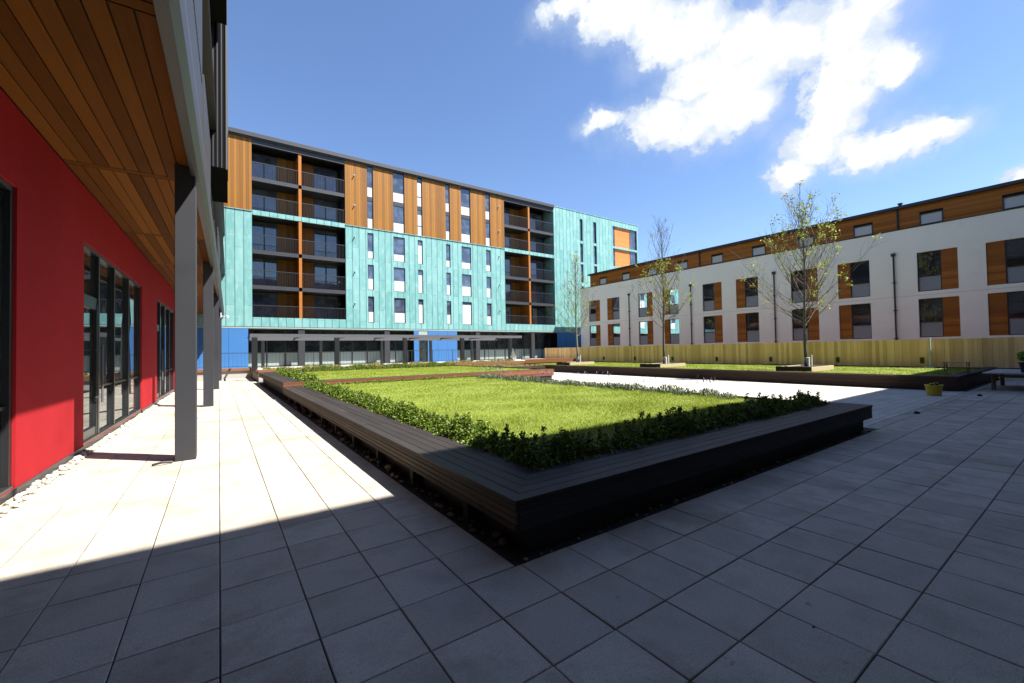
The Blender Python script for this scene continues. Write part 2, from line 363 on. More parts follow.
def np_mesh(name, verts, k):
    """verts (n,k,3): n separate k-gons"""
    n=len(verts); me=bpy.data.meshes.new(name); me.vertices.add(n*k); me.vertices.foreach_set('co',verts.reshape(-1).astype(np.float32))
    me.loops.add(n*k); me.loops.foreach_set('vertex_index',np.arange(n*k,dtype=np.int32))
    me.polygons.add(n); me.polygons.foreach_set('loop_start',np.arange(0,n*k,k,dtype=np.int32)); me.polygons.foreach_set('loop_total',np.full(n,k,dtype=np.int32))
    me.update(); return me
def leaf_quads(c, size, up=0.0, aspect=0.55):
    """small pointed leaves (rhombs) at centres c with random facing"""
    n=len(c); d=rng.normal(size=(n,3)); d[:,2]+=up; d/=np.linalg.norm(d,axis=1,keepdims=True)
    e=rng.normal(size=(n,3)); e-=d*(e*d).sum(1,keepdims=True); e/=np.linalg.norm(e,axis=1,keepdims=True)
    s=(size*rng.uniform(0.65,1.35,n))[:,None]
    return np.stack([c-d*s*0.5, c+e*s*aspect*0.5, c+d*s*0.5, c-e*s*aspect*0.5],1)
def blades(c, h, wd, lean=0.5):
    n=len(c); a=rng.uniform(0,2*np.pi,n); b=rng.uniform(0,2*np.pi,n); hh=h*rng.uniform(0.5,1.2,n); ww=wd*rng.uniform(0.7,1.3,n)
    side=np.stack([np.cos(a),np.sin(a),0*a],1)*ww[:,None]/2
    tip=c+np.stack([np.cos(b)*lean*hh,np.sin(b)*lean*hh,hh],1)
    return np.stack([c-side,c+side,tip],1)

# ================================================================== GROUND
g=MB(); g.add([(-500,-500,-.06),(700,-500,-.06),(700,700,-.06),(-500,700,-.06)],[(0,1,2,3)])
single('ground',g,EARTH,kind='structure')
g=MB(); g.add([(-4,-4.1,-.012),(40,-4.1,-.012),(40,34.9,-.012),(-4,34.9,-.012)],[(0,1,2,3)])
single('paving_bed',g,BEDDING,kind='structure')
S0=0.46277; OX=-0.9252; OY=2.1362
P1=(1.80,2.585,10.11,16.85); P2=(1.86,16.9,14.4,28.0)
def paving():
    mb=MB(); gp=0.0035; ch=0.004
    for i in range(-4,66):
        for j in range(-14,71):
            x0=OX+i*S0+gp; x1=x0+S0-2*gp; y0=OY+j*S0+gp; y1=y0+S0-2*gp
            if x0>1.82 and y0>2.7: continue
            if y0>34.85: continue
            if x0>1.82 and y1>2.80 and y0>2.55: y1=min(y1,2.80)
            if x0>-0.5 and x1>1.80 and y1>2.585 and x0<10.0:
                if y0<2.55: y1=2.585
                elif x0<1.75: x1=1.80
                else: continue
            if x1<-1.9: continue
            z=rng.normal(0,0.0007); tx=rng.normal(0,0.0011); ty=rng.normal(0,0.0011)
            def Z(x,y): return z+tx*(x-(x0+x1)/2)/S0*2+ty*(y-(y0+y1)/2)/S0*2
            def cr(x,y,dz): return (x,y,Z(x,y)+dz)
            mb.add([cr(x0,y0,-.02),cr(x1,y0,-.02),cr(x1,y1,-.02),cr(x0,y1,-.02),cr(x0,y0,-ch),cr(x1,y0,-ch),cr(x1,y1,-ch),cr(x0,y1,-ch),
                    cr(x0+ch,y0+ch,0),cr(x1-ch,y0+ch,0),cr(x1-ch,y1-ch,0),cr(x0+ch,y1-ch,0)],
                   [(0,1,5,4),(1,2,6,5),(2,3,7,6),(3,0,4,7),(4,5,9,8),(5,6,10,9),(6,7,11,10),(7,4,8,11),(8,9,10,11)])
    single('paving',mb,slabmat(),kind='structure')
paving()
g=MB(); g.add([(10.0,2.81,0),(19.9,2.81,0),(19.9,30,0),(10.0,30,0)],[(0,1,2,3)])
single('path',g,setts("pale_setts"),kind='structure')

# ================================================================== RED BUILDING (left), frame turned by one degree
A1=-R(1.0)
def red_building():
    BLACKC=mat('black_cladding',(.012,.012,.014),1.0,.1,2,spec=0.0)
    T=Thing('red_building','long block with a red rendered ground floor and a timber soffit carried on grey columns','building',(-2.08,8,0),A1)
    W=-2.08; wins=[(2.2,7.33),(10.07,15.81),(18.78,24.3),(27.2,32.9)]
    zt=3.63; zs=4.57
    f=MB(); f.facade(0,W,-1,-3.8,40,0.10,zs,[(a,b,0.10,zt) for a,b in wins],0.16); f.box(-12,-3.8,0,W-0.4,40,zs)
    f.add([(W,-3.8,zs),(W-.4,-3.8,zs),(W-.4,40,zs),(W,40,zs)],[(0,1,2,3)])
    T.part('wall',f,RED)
    ed=[-3.8]+[x for w_ in wins for x in w_]+[40]
    for i in range(0,len(ed),2): b=MB(); b.box(W-.1,ed[i],0,W+.012,ed[i+1],.10); T.part('plinth',b,STEEL_D)
    for wi,(a,c) in enumerate(wins):
        xs=[a+(c-a)*t for t in (0,.205,.435,.71,1)]
        fr=MB(); d0=W-.13; d1=W-.03
        fr.box(d0,a,.02,d1+.02,c,.14); fr.box(d0,a,zt-.07,d1,c,zt)
        for k,x in enumerate(xs): 
            o=-.0 if k==0 else (-.08 if k==4 else -.04); fr.box(d0,x+o,.14,d1,x+o+.08,zt-.07)
        w_=T.part('window',fr,FRAME)
        gl=MB(); gl.add([(W-.09,a+.02,.1),(W-.09,c-.02,.1),(W-.09,c-.02,zt-.02),(W-.09,a+.02,zt-.02)],[(0,1,2,3)]); T.part('pane',gl,GLS_S,w_)
        tr=MB()
        for k in (1,2,3): tr=MB(); tr.box(W-.12,xs[k]+.05,1.02,W-.06,xs[k+1]-.04,1.06); T.part('transom',tr,FRAME,w_)
        tr=MB(); tr.box(W-.12,xs[0]+.08,2.62,W-.05,xs[1]-.04,2.74); T.part('transom',tr,FRAME,w_)
        dm=MB(); dm.box(W-.10,xs[0]+.09,.14,W-.04,xs[0]+.17,2.62); dm.box(W-.10,xs[1]-.12,.14,W-.04,xs[1]-.05,2.62); dm.box(W-.10,xs[0]+.17,.14,W-.05,xs[1]-.12,.30); dm.box(W-.10,xs[0]+.17,2.52,W-.05,xs[1]-.12,2.62)
        dr=T.part('door',dm,FRAME); h=MB(); h.tube([(W+.05,xs[1]-.17,.75),(W+.05,xs[1]-.17,1.85)],.018,8); h.tube([(W-.05,xs[1]-.17,.85),(W+.05,xs[1]-.17,.85)],.01,6); h.tube([(W-.05,xs[1]-.17,1.75),(W+.05,xs[1]-.17,1.75)],.01,6); T.part('handle',h,STEEL_L,dr)
    # soffit: boards along the block, broken at joints by cross battens
    s=MB(); joints=[-3.8,0.6,4.62,8.93,13.3,17.3,21.5,25.6,29.8,34,40]; nb=9; x0=W+.01; x1=-.50; bw=(x1-x0)/nb
    for j in range(len(joints)-1):
        for k in range(nb): s.bbox(x0+k*bw+.006,joints[j]+.085,zs,x0+(k+1)*bw-.006,joints[j+1]-.085,zs+.03,.004)
        s.bbox(x0,joints[j]-.07,zs,x1,joints[j]+.07,zs+.03,.004)
    T.part('soffit',s,SOFF)
    k=MB(); k.box(W,-3.8,zs+.032,-.5,40,zs+.06); T.part('soffit_backing',k,GAP)
    # edge beam: channel with a lower lip
    bm=MB(); bm.box(-.50,-3.8,4.42,-.40,40,4.90); T.part('edge_beam',bm,STEEL)
    bm=MB(); bm.prism([(-.399,-3.8),(-.335,-3.8),(-.335,40),(-.399,40)],4.86,4.90); bm.add([(-.399,-3.8,4.43),(-.399,40,4.43),(-.335,40,4.50),(-.335,-3.8,4.50)],[(0,1,2,3)]); T.part('beam_trim',bm,STEEL_L)  # pale colour on the sloped lip paints in a sky reflection
    bm=MB(); bm.box(-.345,-3.8,4.50,-.335,40,4.859); T.part('beam_face',bm,STEEL)
    k=MB(); k.bbox(-.44,-3.8,4.905,-.34,7.9,5.66,.004); k.bbox(-.44,-3.8,5.80,-.34,7.9,8.6,.004); T.part('grey_cladding',k,STEEL)
    k=MB(); k.box(-.43,-3.7,5.661,-.37,7.6,5.799)
    for i in range(40): k.box(-.37,3.0+i*.115,5.662,-.338,3.0+i*.115+.06,5.70)
    T.part('shadow_gap',k,GAP)
    for s0 in (0.0,8.18,16.38,24.5,32.6):
        c=MB(); c.bbox(-.70,s0,0,-.44,s0+.30,zs-.002,.006); T.part('column',c,STEEL)
        st=MB(); st.box(-.66,s0+.06,4.90,-.45,s0+.26,13.6); T.part('upper_post',st,STEEL)
    c=MB(); c.tube([(-.72,8.12,.02),(-.84,8.06,.04),(-.95,8.07,.02)],.018,6); T.part('drain_spout',c,STEEL_D)
    # upper storeys: recessed timber wall, slab edges, grey panels, balustrades
    up=MB(); y=-3.8
    while y<40: up.box(-1.32,y+.004,4.90,-1.28,y+.136,13.4); y+=.14
    T.part('upper_wall',up,TIMB)
    k=MB(); k.box(-12,-3.8,4.63,-1.33,40,13.6); T.part('upper_block',k,STEEL_D)
    for z in (7.45,10.4,13.35):
        k=MB(); k.box(-1.28,-3.8,z,-.36,40,z+.30); k.box(-.36,-3.8,z,-.28,40,z+.03); k.box(-.36,-3.8,z+.27,-.28,40,z+.30); T.part('floor_slab',k,STEEL)
    for (a,c_,z) in ((9.2,12.2,4.90),(20.0,24.2,4.90),(12.8,16.2,7.75),(25,32,7.75),(3,7.8,10.7),(17,24,10.7)):
        k=MB(); k.bbox(-.41,a,z+.06,-.37,c_,z+1.75,.004)
        yy=a+.3
        o=T.part('grey_screen',k,STEEL); sl=MB(); n=26
        for i in range(n): sl.box(-.372,a+(c_-a)*.30+i*.10,z+.22,-.362,a+(c_-a)*.30+i*.10+.05,z+.30)
        T.part('vent_slot',sl,GAP,o)
    for z in (4.90,7.75,10.7):
        k=MB()
        for s0 in (8.5,16.7):
            yy=s0
            while yy<s0+7.6: k.box(-.44,yy,z,-.425,yy+.02,z+1.1); yy+=.11
            k.box(-.46,s0,z+1.1,-.41,s0+7.6,z+1.14)
        T.part('balustrade',k,STEEL_D)
    for (a,c_,z0,z1) in ((13.2,16.2,6.5,13.4),(17.6,22.5,9.4,12.6),(11.6,13.0,10.2,13.2),(9.4,11.0,9.2,13.3)):
        k=MB(); k.box(-.44,a,z0,-.045,c_,z1); o=T.part('oriel_box',k,BLACKC); k=MB(); k.box(-.075,a-.02,z0-.02,-.035,a-.001,z1); T.part('corner_trim',k,STEEL_L,o)
        for xx in (-.36,-.27,-.18): k=MB(); k.box(xx,a-.015,z0,xx+.03,a-.001,z1); T.part('slat',k,STEEL,o)
    lb=MB(); lb.box(-.29,19.0,3.02,-.25,19.06,3.2); lb.tube([(-.27,19.03,3.08),(-.10,19.03,3.05)],.015,6); lb.lathe([(0.001,3.0),(.055,3.01),(.055,3.08),(.03,3.11),(.001,3.11)],(-.08,19.03),12); T.part('wall_lamp',lb,WPANEL)
red_building()

# ================================================================== COPPER BUILDING (far)
FY=37.0
def win_frame(x0,x1,z0,z1,y,w=0.05,d=0.06):
    m=MB(); m.box(x0,y,z0,x0+w,y+d,z1); m.box(x1-w,y,z0,x1,y+d,z1); m.box(x0+w,y,z0,x1-w,y+d,z0+w); m.box(x0+w,y,z1-w,x1-w,y+d,z1); return m
def copper_building():
    T=Thing('copper_clad_building','six storey block clad in turquoise patinated copper with orange timber panels above','building',(20,37,0))
    ZB=3.75; ZM=12.49; ZR=18.0
    bay1=(2.05,8.79); bay2=(25.05,32.0)
    cols={'a':(10.63,11.16),'b':(12.94,14.01),'c':(15.25,15.75),'d':(18.16,18.63),'e':(19.86,20.94),'f':(22.72,23.29)}
    fl=[(9.83,12.10,10.50),(7.09,9.31,8.09),(4.25,6.54,5.18)]
    holes=[(*c,z0,z1) for c in cols.values() for z0,z1,_ in fl]
    gz=[(14.87,17.55),(12.24,14.55),(9.75,12.0),(7.1,9.3),(4.4,6.6)]
    right=[(36.17,36.68,a,b) for a,b in gz]+[(38.52,39.05,a,b) for a,b in gz]
    log=[(42.05,46.9,14.96,17.61),(42.05,46.9,12.36,14.69),(42.05,46.9,9.6,12.0)]
    # lower copper sheet, right-hand sheet, sill and floor bands of the balcony bays
    c=MB(); c.facade(1,FY,1,-8,bay1[0],ZB,ZM,[],.2); T.part('copper_cladding',c,COPPER)
    c=MB(); c.facade(1,FY,1,bay1[1],bay2[0],ZB,ZM,holes,.16); c.box(bay1[1]-.0,FY+.001,ZB,bay1[1]+.001,FY+1.9,ZM); T.part('copper_cladding',c,COPPER)
    c=MB(); c.facade(1,FY-.02,1,bay2[1],47.1,ZB,18.33,right+log,.3); c.box(bay2[1]-.001,FY-.02,ZB,bay2[1],FY+1.9,18.33); c.box(47.1,FY-.02,ZB,47.101,FY+11,18.33); T.part('copper_cladding',c,COPPER)
    for x0,x1 in (bay1,bay2):
        c=MB(); c.box(x0,FY+.001,ZB,x1,FY+.14,4.46); T.part('balcony_parapet',c,COPPER)
        c=MB(); c.box(x0,FY+.002,12.24,x1,FY+.2,12.60); T.part('floor_band',c,COPPER)
    # timber panels between the tall windows
    ed=[-8,bay1[0]]; runs=[(-8,bay1[0])]; x=bay1[1]
    for cc in cols.values(): runs.append((x,cc[0])); x=cc[1]
    runs.append((x,bay2[0]))
    for a,b in runs:
        m=MB(); n=max(1,round((b-a)/.19)); ww=(b-a)/n
        for i in range(n): m.box(a+i*ww+.004,FY-.012,ZM+.03,a+(i+1)*ww-.004,FY+.16,ZR)
        T.part('timber_panel',m,TIMB)
    m=MB(); m.box(-8,FY-.05,ZM-.02,bay1[0],FY+.02,ZM+.03); m.box(bay1[1],FY-.05,ZM-.02,bay2[0],FY+.02,ZM+.03); T.part('copper_flashing',m,COPPER)
    # roof edge
    m=MB(); m.box(-8,FY-.12,ZR,bay2[1],FY+.3,18.12); m.box(-8,FY-.22,18.12,bay2[1]-.001,FY+12,18.42); 
    for x0,x1 in (bay1,bay2): m.box(x0,FY-.02,17.66,x1,FY+.25,ZR)
    T.part('roof_edge',m,STEEL)
    m=MB(); m.box(bay2[1],FY-.06,18.33,47.16,FY+11,18.40); T.part('roof_edge',m,COPPER)
    # structure behind
    m=MB(); m.box(-8,FY+2.3,.6,47.0,FY+11.9,18.1); T.part('core',m,STEEL_D)
    m=MB(); m.box(-8,FY+.02,3.62,47,FY+2.2,3.74); T.part('underside',m,SPANDREL)
    # windows of the timber storeys
    def glaz(name,x0,x1,z0,z1,y,m): 
        q=MB(); q.add([(x0,y,z0),(x1,y,z0),(x1,y,z1),(x0,y,z1)],[(0,1,2,3)]); return q
    for k,(x0,x1) in cols.items():
        fr=MB(); fr.box(x0,FY+.06,ZM+.03,x0+.05,FY+.12,ZR); fr.box(x1-.05,FY+.06,ZM+.03,x1,FY+.12,ZR); fr.box(x0+.05,FY+.05,14.95,x1-.05,FY+.13,15.30)
        for z in (13.44,16.2): fr.box(x0+.05,FY+.06,z-.03,x1-.05,FY+.12,z+.03)
        w_=T.part('tall_window',fr,STEEL_D)
        for z0,z1,z2 in ((12.55,13.42,14.95),(15.32,16.18,17.98)):
            if k=='c': z1=z2-.45
            T.part('pane',glaz('p',x0+.03,x1-.03,z1,z2,FY+.09,0),GLS_B,w_); T.part('infill_panel',glaz('p',x0+.03,x1-.03,z0,z1,FY+.075,0),WPANEL,w_)
        for z0,z1,zm in fl:
            w_=T.part('window',win_frame(x0,x1,z0,z1,FY+.06),STEEL_D)
            if k=='c': zm=z1-.5
            if k=='e' and z0<5: zm=z1-.3
            T.part('pane',glaz('p',x0+.04,x1-.04,zm,z1-.03,FY+.09,0),GLS_B,w_); T.part('infill_panel',glaz('p',x0+.04,x1-.04,z0+.03,zm,FY+.075,0),WPANEL,w_)
    for x0,x1,z0,z1 in right:
        w_=T.part('window',win_frame(x0,x1,z0,z1,FY+.12),STEEL_D); T.part('pane',glaz('p',x0+.04,x1-.04,z0+.03,z1-.03,FY+.15,0),GLS_B,w_)
    for x0,x1,z0,z1 in log:
        m=MB(); n=14
        for i in range(n): m.box(x0+.55,FY+.18,z0+(z1-z0)*i/n+.004,x0+3.6,FY+.24,z0+(z1-z0)*(i+1)/n-.004)
        T.part('orange_panel',m,TIMB_O)
        w_=T.part('window',win_frame(x0+3.6,x1,z0,z1,FY+.12),STEEL_L); T.part('pane',glaz('p',x0+3.6,x1,z0,z1,FY+.16,0),GLS_B,w_)
        w_=T.part('window',win_frame(x0,x0+.55,z0,z1,FY+.12),STEEL_D); T.part('pane',glaz('p',x0,x0+.55,z0,z1,FY+.16,0),GLS_B,w_)
    # balcony bays
    lev=[(4.46,6.57),(6.91,9.33),(9.60,12.24),(12.60,14.89),(15.16,17.66)]
    for (x0,x1),fin in ((bay1,5.35),(bay2,28.4)):
        bk=FY+1.7
        m=MB(); m.box(x0-.02,FY+.16,4.0,x0,bk+.1,17.66); m.box(x1,FY+.16,4.0,x1+.02,bk+.1,17.66); T.part('bay_side',m,STEEL_D)
        m=MB(); m.box(fin-.11,FY+.03,4.46,fin+.11,bk,17.66); T.part('timber_fin',m,TIMB_H)
        for li,(z0,z1) in enumerate(lev):
            if li: 
                m=MB(); m.box(x0,FY+.03 if li!=3 else FY+.21,z0-.30,x1,bk+.1,z0-.002); T.part('balcony_slab',m,STEEL)
            else:
                m=MB(); m.box(x0,FY+.15,3.76,x1,bk+.1,4.0); T.part('balcony_slab',m,STEEL)
            m=MB(); wbay=x1-x0; segs=((fin-1.45,fin-.12),(fin+.12,fin+1.25))
            for a,b in segs:
                n=8
                for i in range(n): m.box(a+(b-a)*i/n+.004,bk-.04,z0,a+(b-a)*(i+1)/n-.004,bk,z1)
            T.part('timber_wall',m,TIMB)
            for a,b in ((x0,segs[0][0]),(segs[1][1],x1-.25)):
                nm=3; fr=win_frame(a,b,z0,z1,bk-.06,.08)
                fr.box((a+b)/2-.05,bk-.06,z0+.08,(a+b)/2+.05,bk,z1-.08); d=T.part('balcony_door',fr,STEEL_D)
                T.part('pane',glaz('p',a,b,z0,z1,bk-.02,0),GLS_B,d)
            r=MB(); zz=z0 if li else 4.46; zr=z0+1.12 if li else 5.35
            r.box(x0,FY+.06,zr,x1,FY+.11,zr+.05); xx=x0+.06
            while xx<x1: r.box(xx,FY+.075,zz,xx+.016,FY+.095,zr); xx+=.115
            T.part('balustrade',r,STEEL_D)
    # overflow spouts down the cladding
    for x,zz in ((9.55,(16.9,14.3,11.6,8.6,5.9)),(24.35,(16.9,14.3,11.6,8.6,5.9))):
        for z in zz:
            m=MB(); m.tube([(x,FY,z),(x,FY-.2,z-.03)],.045,8); m.box(x-.06,FY-.03,z-.06,x+.06,FY-.014,z+.06); T.part('overflow_spout',m,WPANEL)
    # ground floor
    for a,b in ((-8,1.79),(14.78,15.27),(16.15,19.25),(32.3,47)):
        m=MB(); n=max(1,round((b-a)/1.2))
        for i in range(n): m.box(a+(b-a)*i/n+.006,FY+.03,.60,a+(b-a)*(i+1)/n-.006,FY+.12,3.62)
        T.part('blue_panel',m,BLUE)
    m=win_frame(15.27,16.15,.7,2.85,FY+.08,.09); T.part('door',m,STEEL_D); 
    m=MB(); m.add([(15.3,FY+.12,.7),(16.12,FY+.12,.7),(16.12,FY+.12,2.8),(15.3,FY+.12,2.8)],[(0,1,2,3)]); T.part('door_glass',m,GLS_S)
    m=MB(); m.box(15.27,FY+.06,2.85,16.15,FY+.12,3.62); T.part('door_header',m,SPANDREL)
    for x in (5.4,12.3,21.65,28.75):
        m=MB(); m.bbox(x-.24,FY+.08,.6,x+.24,FY+.52,3.62,.01); T.part('column',m,STEEL)
    GY=FY+1.3
    for a,b in ((1.79,14.78),(19.25,32.3)):
        n=round((b-a)/1.35); st=(b-a)/n
        for i in range(n):
            x0=a+i*st; x1=x0+st
            w_=T.part('shop_window',win_frame(x0,x1,.65,3.6,GY,.035,.1),STEEL_D)
            T.part('pane',glaz('p',x0+.05,x1-.05,1.80,2.75,GY+.05,0),GLS_S,w_)
            T.part('infill_panel',glaz('p',x0+.05,x1-.05,.70,1.72,GY+.04,0),SPANDREL,w_)
            T.part('infill_panel',glaz('p',x0+.05,x1-.05,2.82,3.55,GY+.04,0),GLS_S,w_)
            for za in (1.72,2.75): q=MB(); q.box(x0+.06,GY,za,x1-.06,GY+.09,za+.075); T.part('transom',q,STEEL_D,w_)
copper_building()

# ================================================================== WHITE BUILDING (right)
FX=34.0
def white_building():
    T=Thing('white_building','two storey white rendered terrace with timber side panels and a brown timber penthouse','building',(34,18,0))
    Yc=[33.06,29.76,26.3,22.95,19.56,16.12,12.78,9.36,6.05,2.72,-.62,-3.96]; lv=[(1.95,4.22),(4.65,6.97)]
    holes=[];it=[]
    for i,y in enumerate(Yc):
        if i%2==0: g0,g1,t0,t1=y-.48,y+.53,y-.48-.67,y-.48
        else: g0,g1,t0,t1=y-.56,y+.46,y+.46,y+.46+.66
        for z0,z1 in lv: holes.append((min(g0,t0),max(g1,t1),z0,z1)); it.append((g0,g1,t0,t1,z0,z1))
    m=MB(); m.facade(0,FX,1,-9,34.9,-.05,8.5,holes,.2)
    m.add([(FX,34.9,-.05),(FX+12,34.9,-.05),(FX+12,34.9,8.5),(FX,34.9,8.5)],[(0,1,2,3)]); m.add([(FX,-9,-.05),(FX+12,-9,-.05),(FX+12,-9,8.5),(FX,-9,8.5)],[(3,2,1,0)])
    m.add([(FX,-9,8.5),(FX+12,-9,8.5),(FX+12,34.9,8.5),(FX,34.9,8.5)],[(0,1,2,3)]); T.part('wall',m,WHITE)
    m=MB(); m.box(FX+.24,-8.9,0,FX+11.9,34.8,8.4); T.part('core',m,GAP)
    m=MB()
    for y in [27.9-6.76*k for k in range(6)][1:3]: pass
    for g0,g1,t0,t1,z0,z1 in it:
        fr=MB(); w=.05; x=FX+.10
        fr.box(x,g0,z0,x+.07,g0+w,z1); fr.box(x,g1-w,z0,x+.07,g1,z1); fr.box(x,g0+w,z0,x+.07,g1-w,z0+w); fr.box(x,g0+w,z1-w,x+.07,g1-w,z1); fr.box(x,g0+w,z0+.86,x+.07,g1-w,z0+.92)
        w_=T.part('window',fr,FRAME)
        def q(za,zb,d): k=MB(); k.add([(x+d,g0+.03,za),(x+d,g1-.03,za),(x+d,g1-.03,zb),(x+d,g0+.03,zb)],[(0,1,2,3)]); return k
        T.part('pane',q(z0+.9,z1-.03,.035),GLS,w_); T.part('lower_panel',q(z0+.03,z0+.88,.03),GPANEL,w_)
        k=MB(); n=16
        for i in range(n): k.box(FX+.07,t0,z0+(z1-z0)*i/n+.004,FX+.16,t1,z0+(z1-z0)*(i+1)/n-.004)
        T.part('timber_panel',k,TIMB_H)
    for y in (27.9,21.14,14.38,7.61,.85,-5.9):
        k=MB(); k.tube([(FX-.09,y,0),(FX-.09,y,6.95)],.045,10); k.box(FX-.17,y-.10,6.95,FX-.005,y+.10,7.12)
        for z in (1.9,3.6,5.3): k.box(FX-.16,y-.09,z,FX-.005,y+.09,z+.05)
        T.part('drainpipe',k,STEEL_D)
    k=MB(); k.box(FX-.004,-9,4.435,FX+.02,34.9,4.447); T.part('movement_joint',k,GPANEL)
    # penthouse
    PX=FX+.06; py=[31.42,28.3,25.1,21.9,18.74,15.45,12.27,9.07,5.91,2.7,-.5,-3.7]
    hs=[(y-.5,y+.5,8.58,9.24) for y in py]; zz=8.52; ztop=9.78
    k=MB(); nb=9; bands=[zz+(ztop-zz)*i/nb for i in range(nb+1)]
    for i in range(nb):
        za,zb=bands[i]+.003,bands[i+1]-.003; ys=[-9.0]
        for a,b,c,d in sorted(hs):
            if za<d and zb>c: ys+=[a,b]
        ys.append(33.3)
        for j in range(0,len(ys),2): k.box(PX,ys[j],za,PX+.05,ys[j+1],zb)
    T.part('penthouse_wall',k,TIMB_H)
    k=MB(); k.box(PX+.1,-9,8.5,PX+10,33.25,9.75); T.part('penthouse_core',k,GAP)
    k=MB(); k.box(PX+.0,33.302,8.5,PX+10,33.34,9.78); T.part('penthouse_end',k,TIMB_H)
    for a,b,c,d in hs:
        fr=MB(); x=PX-.02; w=.06
        fr.box(x,a,c,x+.09,a+w,d); fr.box(x,b-w,c,x+.09,b,d); fr.box(x,a+w,c,x+.09,b-w,c+.04); fr.box(x,a+w,d-w,x+.09,b-w,d)
        w_=T.part('penthouse_window',fr,STEEL_D); g_=MB(); g_.add([(x+.05,a+.04,c+.03),(x+.05,b-.04,c+.03),(x+.05,b-.04,d-.03),(x+.05,a+.04,d-.03)],[(0,1,2,3)]); T.part('blind',g_,WPANEL,w_)
    k=MB(); k.box(PX-.25,-9,ztop,PX+10.2,33.5,9.95); T.part('roof_edge',k,STEEL_D)
    k=MB(); k.box(FX-.03,-9,8.5,PX,34.93,8.545); T.part('coping',k,STEEL_D)
    for y in (20.28,7.38):
        k=MB(); k.tube([(PX-.06,y,8.55),(PX-.06,y,ztop)],.05,8); T.part('penthouse_pipe',k,STEEL_D)
    k=MB(); k.lathe([(.09,9.95),(.09,10.15),(.13,10.16),(.13,10.22),(.001,10.25)],(PX+.3,7.3),10); T.part('roof_vent',k,STEEL_D)
white_building()

# ================================================================== block behind the camera: it casts the shade over the near paving
def rear_block():
    T=Thing('brick_block','plain tall flat roofed block standing behind the viewer and shading the near paving','building',(20,-8,0))
    H=14.05; ya=-2.2; xa,xb,yb=-.15,33.9,-14
    m=MB(); hs=[(x,x+1.6,z,z+1.6) for x in np.arange(1,31,3.6) for z in (1.2,4.2,7.2,10.2)]
    m.facade(1,ya,-1,xa,xb,0,H,[tuple(float(v) for v in h) for h in hs],.15); m.add([(xa,ya,H),(xb,ya,H),(xb,yb,H),(xa,yb,H)],[(0,1,2,3)])
    m.add([(xb,ya,0),(xb,yb,0),(xb,yb,H),(xb,ya,H)],[(0,1,2,3)]); m.add([(xa,yb,0),(xa,ya,0),(xa,ya,H),(xa,yb,H)],[(0,1,2,3)]); m.add([(xb,yb,0),(xa,yb,0),(xa,yb,H),(xb,yb,H)],[(0,1,2,3)])
    T.part('wall',m,mat("brown_brick",(0.13,0.085,0.06),0.85,0.15,2))
    g_=MB(); g_.add([(xa+.1,ya-.14,.5),(xb-.1,ya-.14,.5),(xb-.1,ya-.14,12.5),(xa+.1,ya-.14,12.5)],[(0,1,2,3)]); T.part('glazing',g_,GLS)
rear_block()

# ================================================================== TERRACE, railing, pergola
t=MB(); t.box(1.95,29.5,-.05,33.9,36.98,.66); t.box(-6,35.3,-.05,1.95,36.98,.66); t.box(-6,36.981,-.05,33.9,50,.60)
single('terrace',t,CONC,kind='structure')
t=MB(); t.bbox(1.92,29.40,.44,15.2,29.5,.70,.005); t.bbox(15.2,29.40,.44,33,29.5,.70,.005); t.bbox(-6,35.2,.50,1.90,35.3,.70,.005); t.bbox(1.84,29.5,.44,1.948,35.2,.70,.005)
single('timber_edging',t,mat("orange_edging",(0.19,0.085,0.03),0.65,0.15,1.5,grain=0.2,gaxis=0),'long brown timber edging board capping the raised terrace below the glazed ground floor','edging',base=(15,29.5,0.44))
def railing():
    T=Thing('terrace_railing','thin dark metal railing running along the raised terrace by the glazed ground floor','railing',(12,35.6,.66))
    m=MB(); m.box(-4,35.60,1.74,27,35.64,1.78); T.part('top_rail',m,STEEL_D)
    m=MB(); m.box(-4,35.61,.80,27,35.63,.82); x=-4
    while x<27:
        m.box(x,35.612,.82,x+.012,35.628,1.74); x+=.24
    T.part('infill_bars',m,STEEL_D)
    for x in range(-4,28,2):
        m=MB(); m.box(x-.02,35.6,.66,x+.02,35.64,1.74); T.part('post',m,STEEL_D)
railing()
def pergola():
    T=Thing('pergola','long dark grey flat topped pergola standing on the terrace before the glazed ground floor','pergola',(12,32.5,.66))
    zt=2.86
    m=MB(); m.box(1.55,30.42,2.70,22.3,30.52,zt+.06); T.part('beam',m,STEEL_L)
    m=MB(); m.box(1.75,34.55,2.62,22.3,34.65,zt+.04); T.part('beam',m,STEEL_L)
    for i in range(8):
        x=1.62+i*2.94; m=MB(); m.box(x,30.53,2.74,x+.06,34.54,zt+.02); T.part('cross_bar',m,STEEL)
    for x in (1.80,6.62,11.45,16.28,21.05):
        m=MB(); m.bbox(x-.15,30.36,.66,x+.15,30.60,2.70,.01); T.part('post',m,FRAME)
    for x in (2.55,6.35,11.0,15.35,19.5):
        m=MB(); m.bbox(x-.10,34.5,.66,x+.10,34.7,2.62,.01); T.part('post',m,FRAME)
pergola()

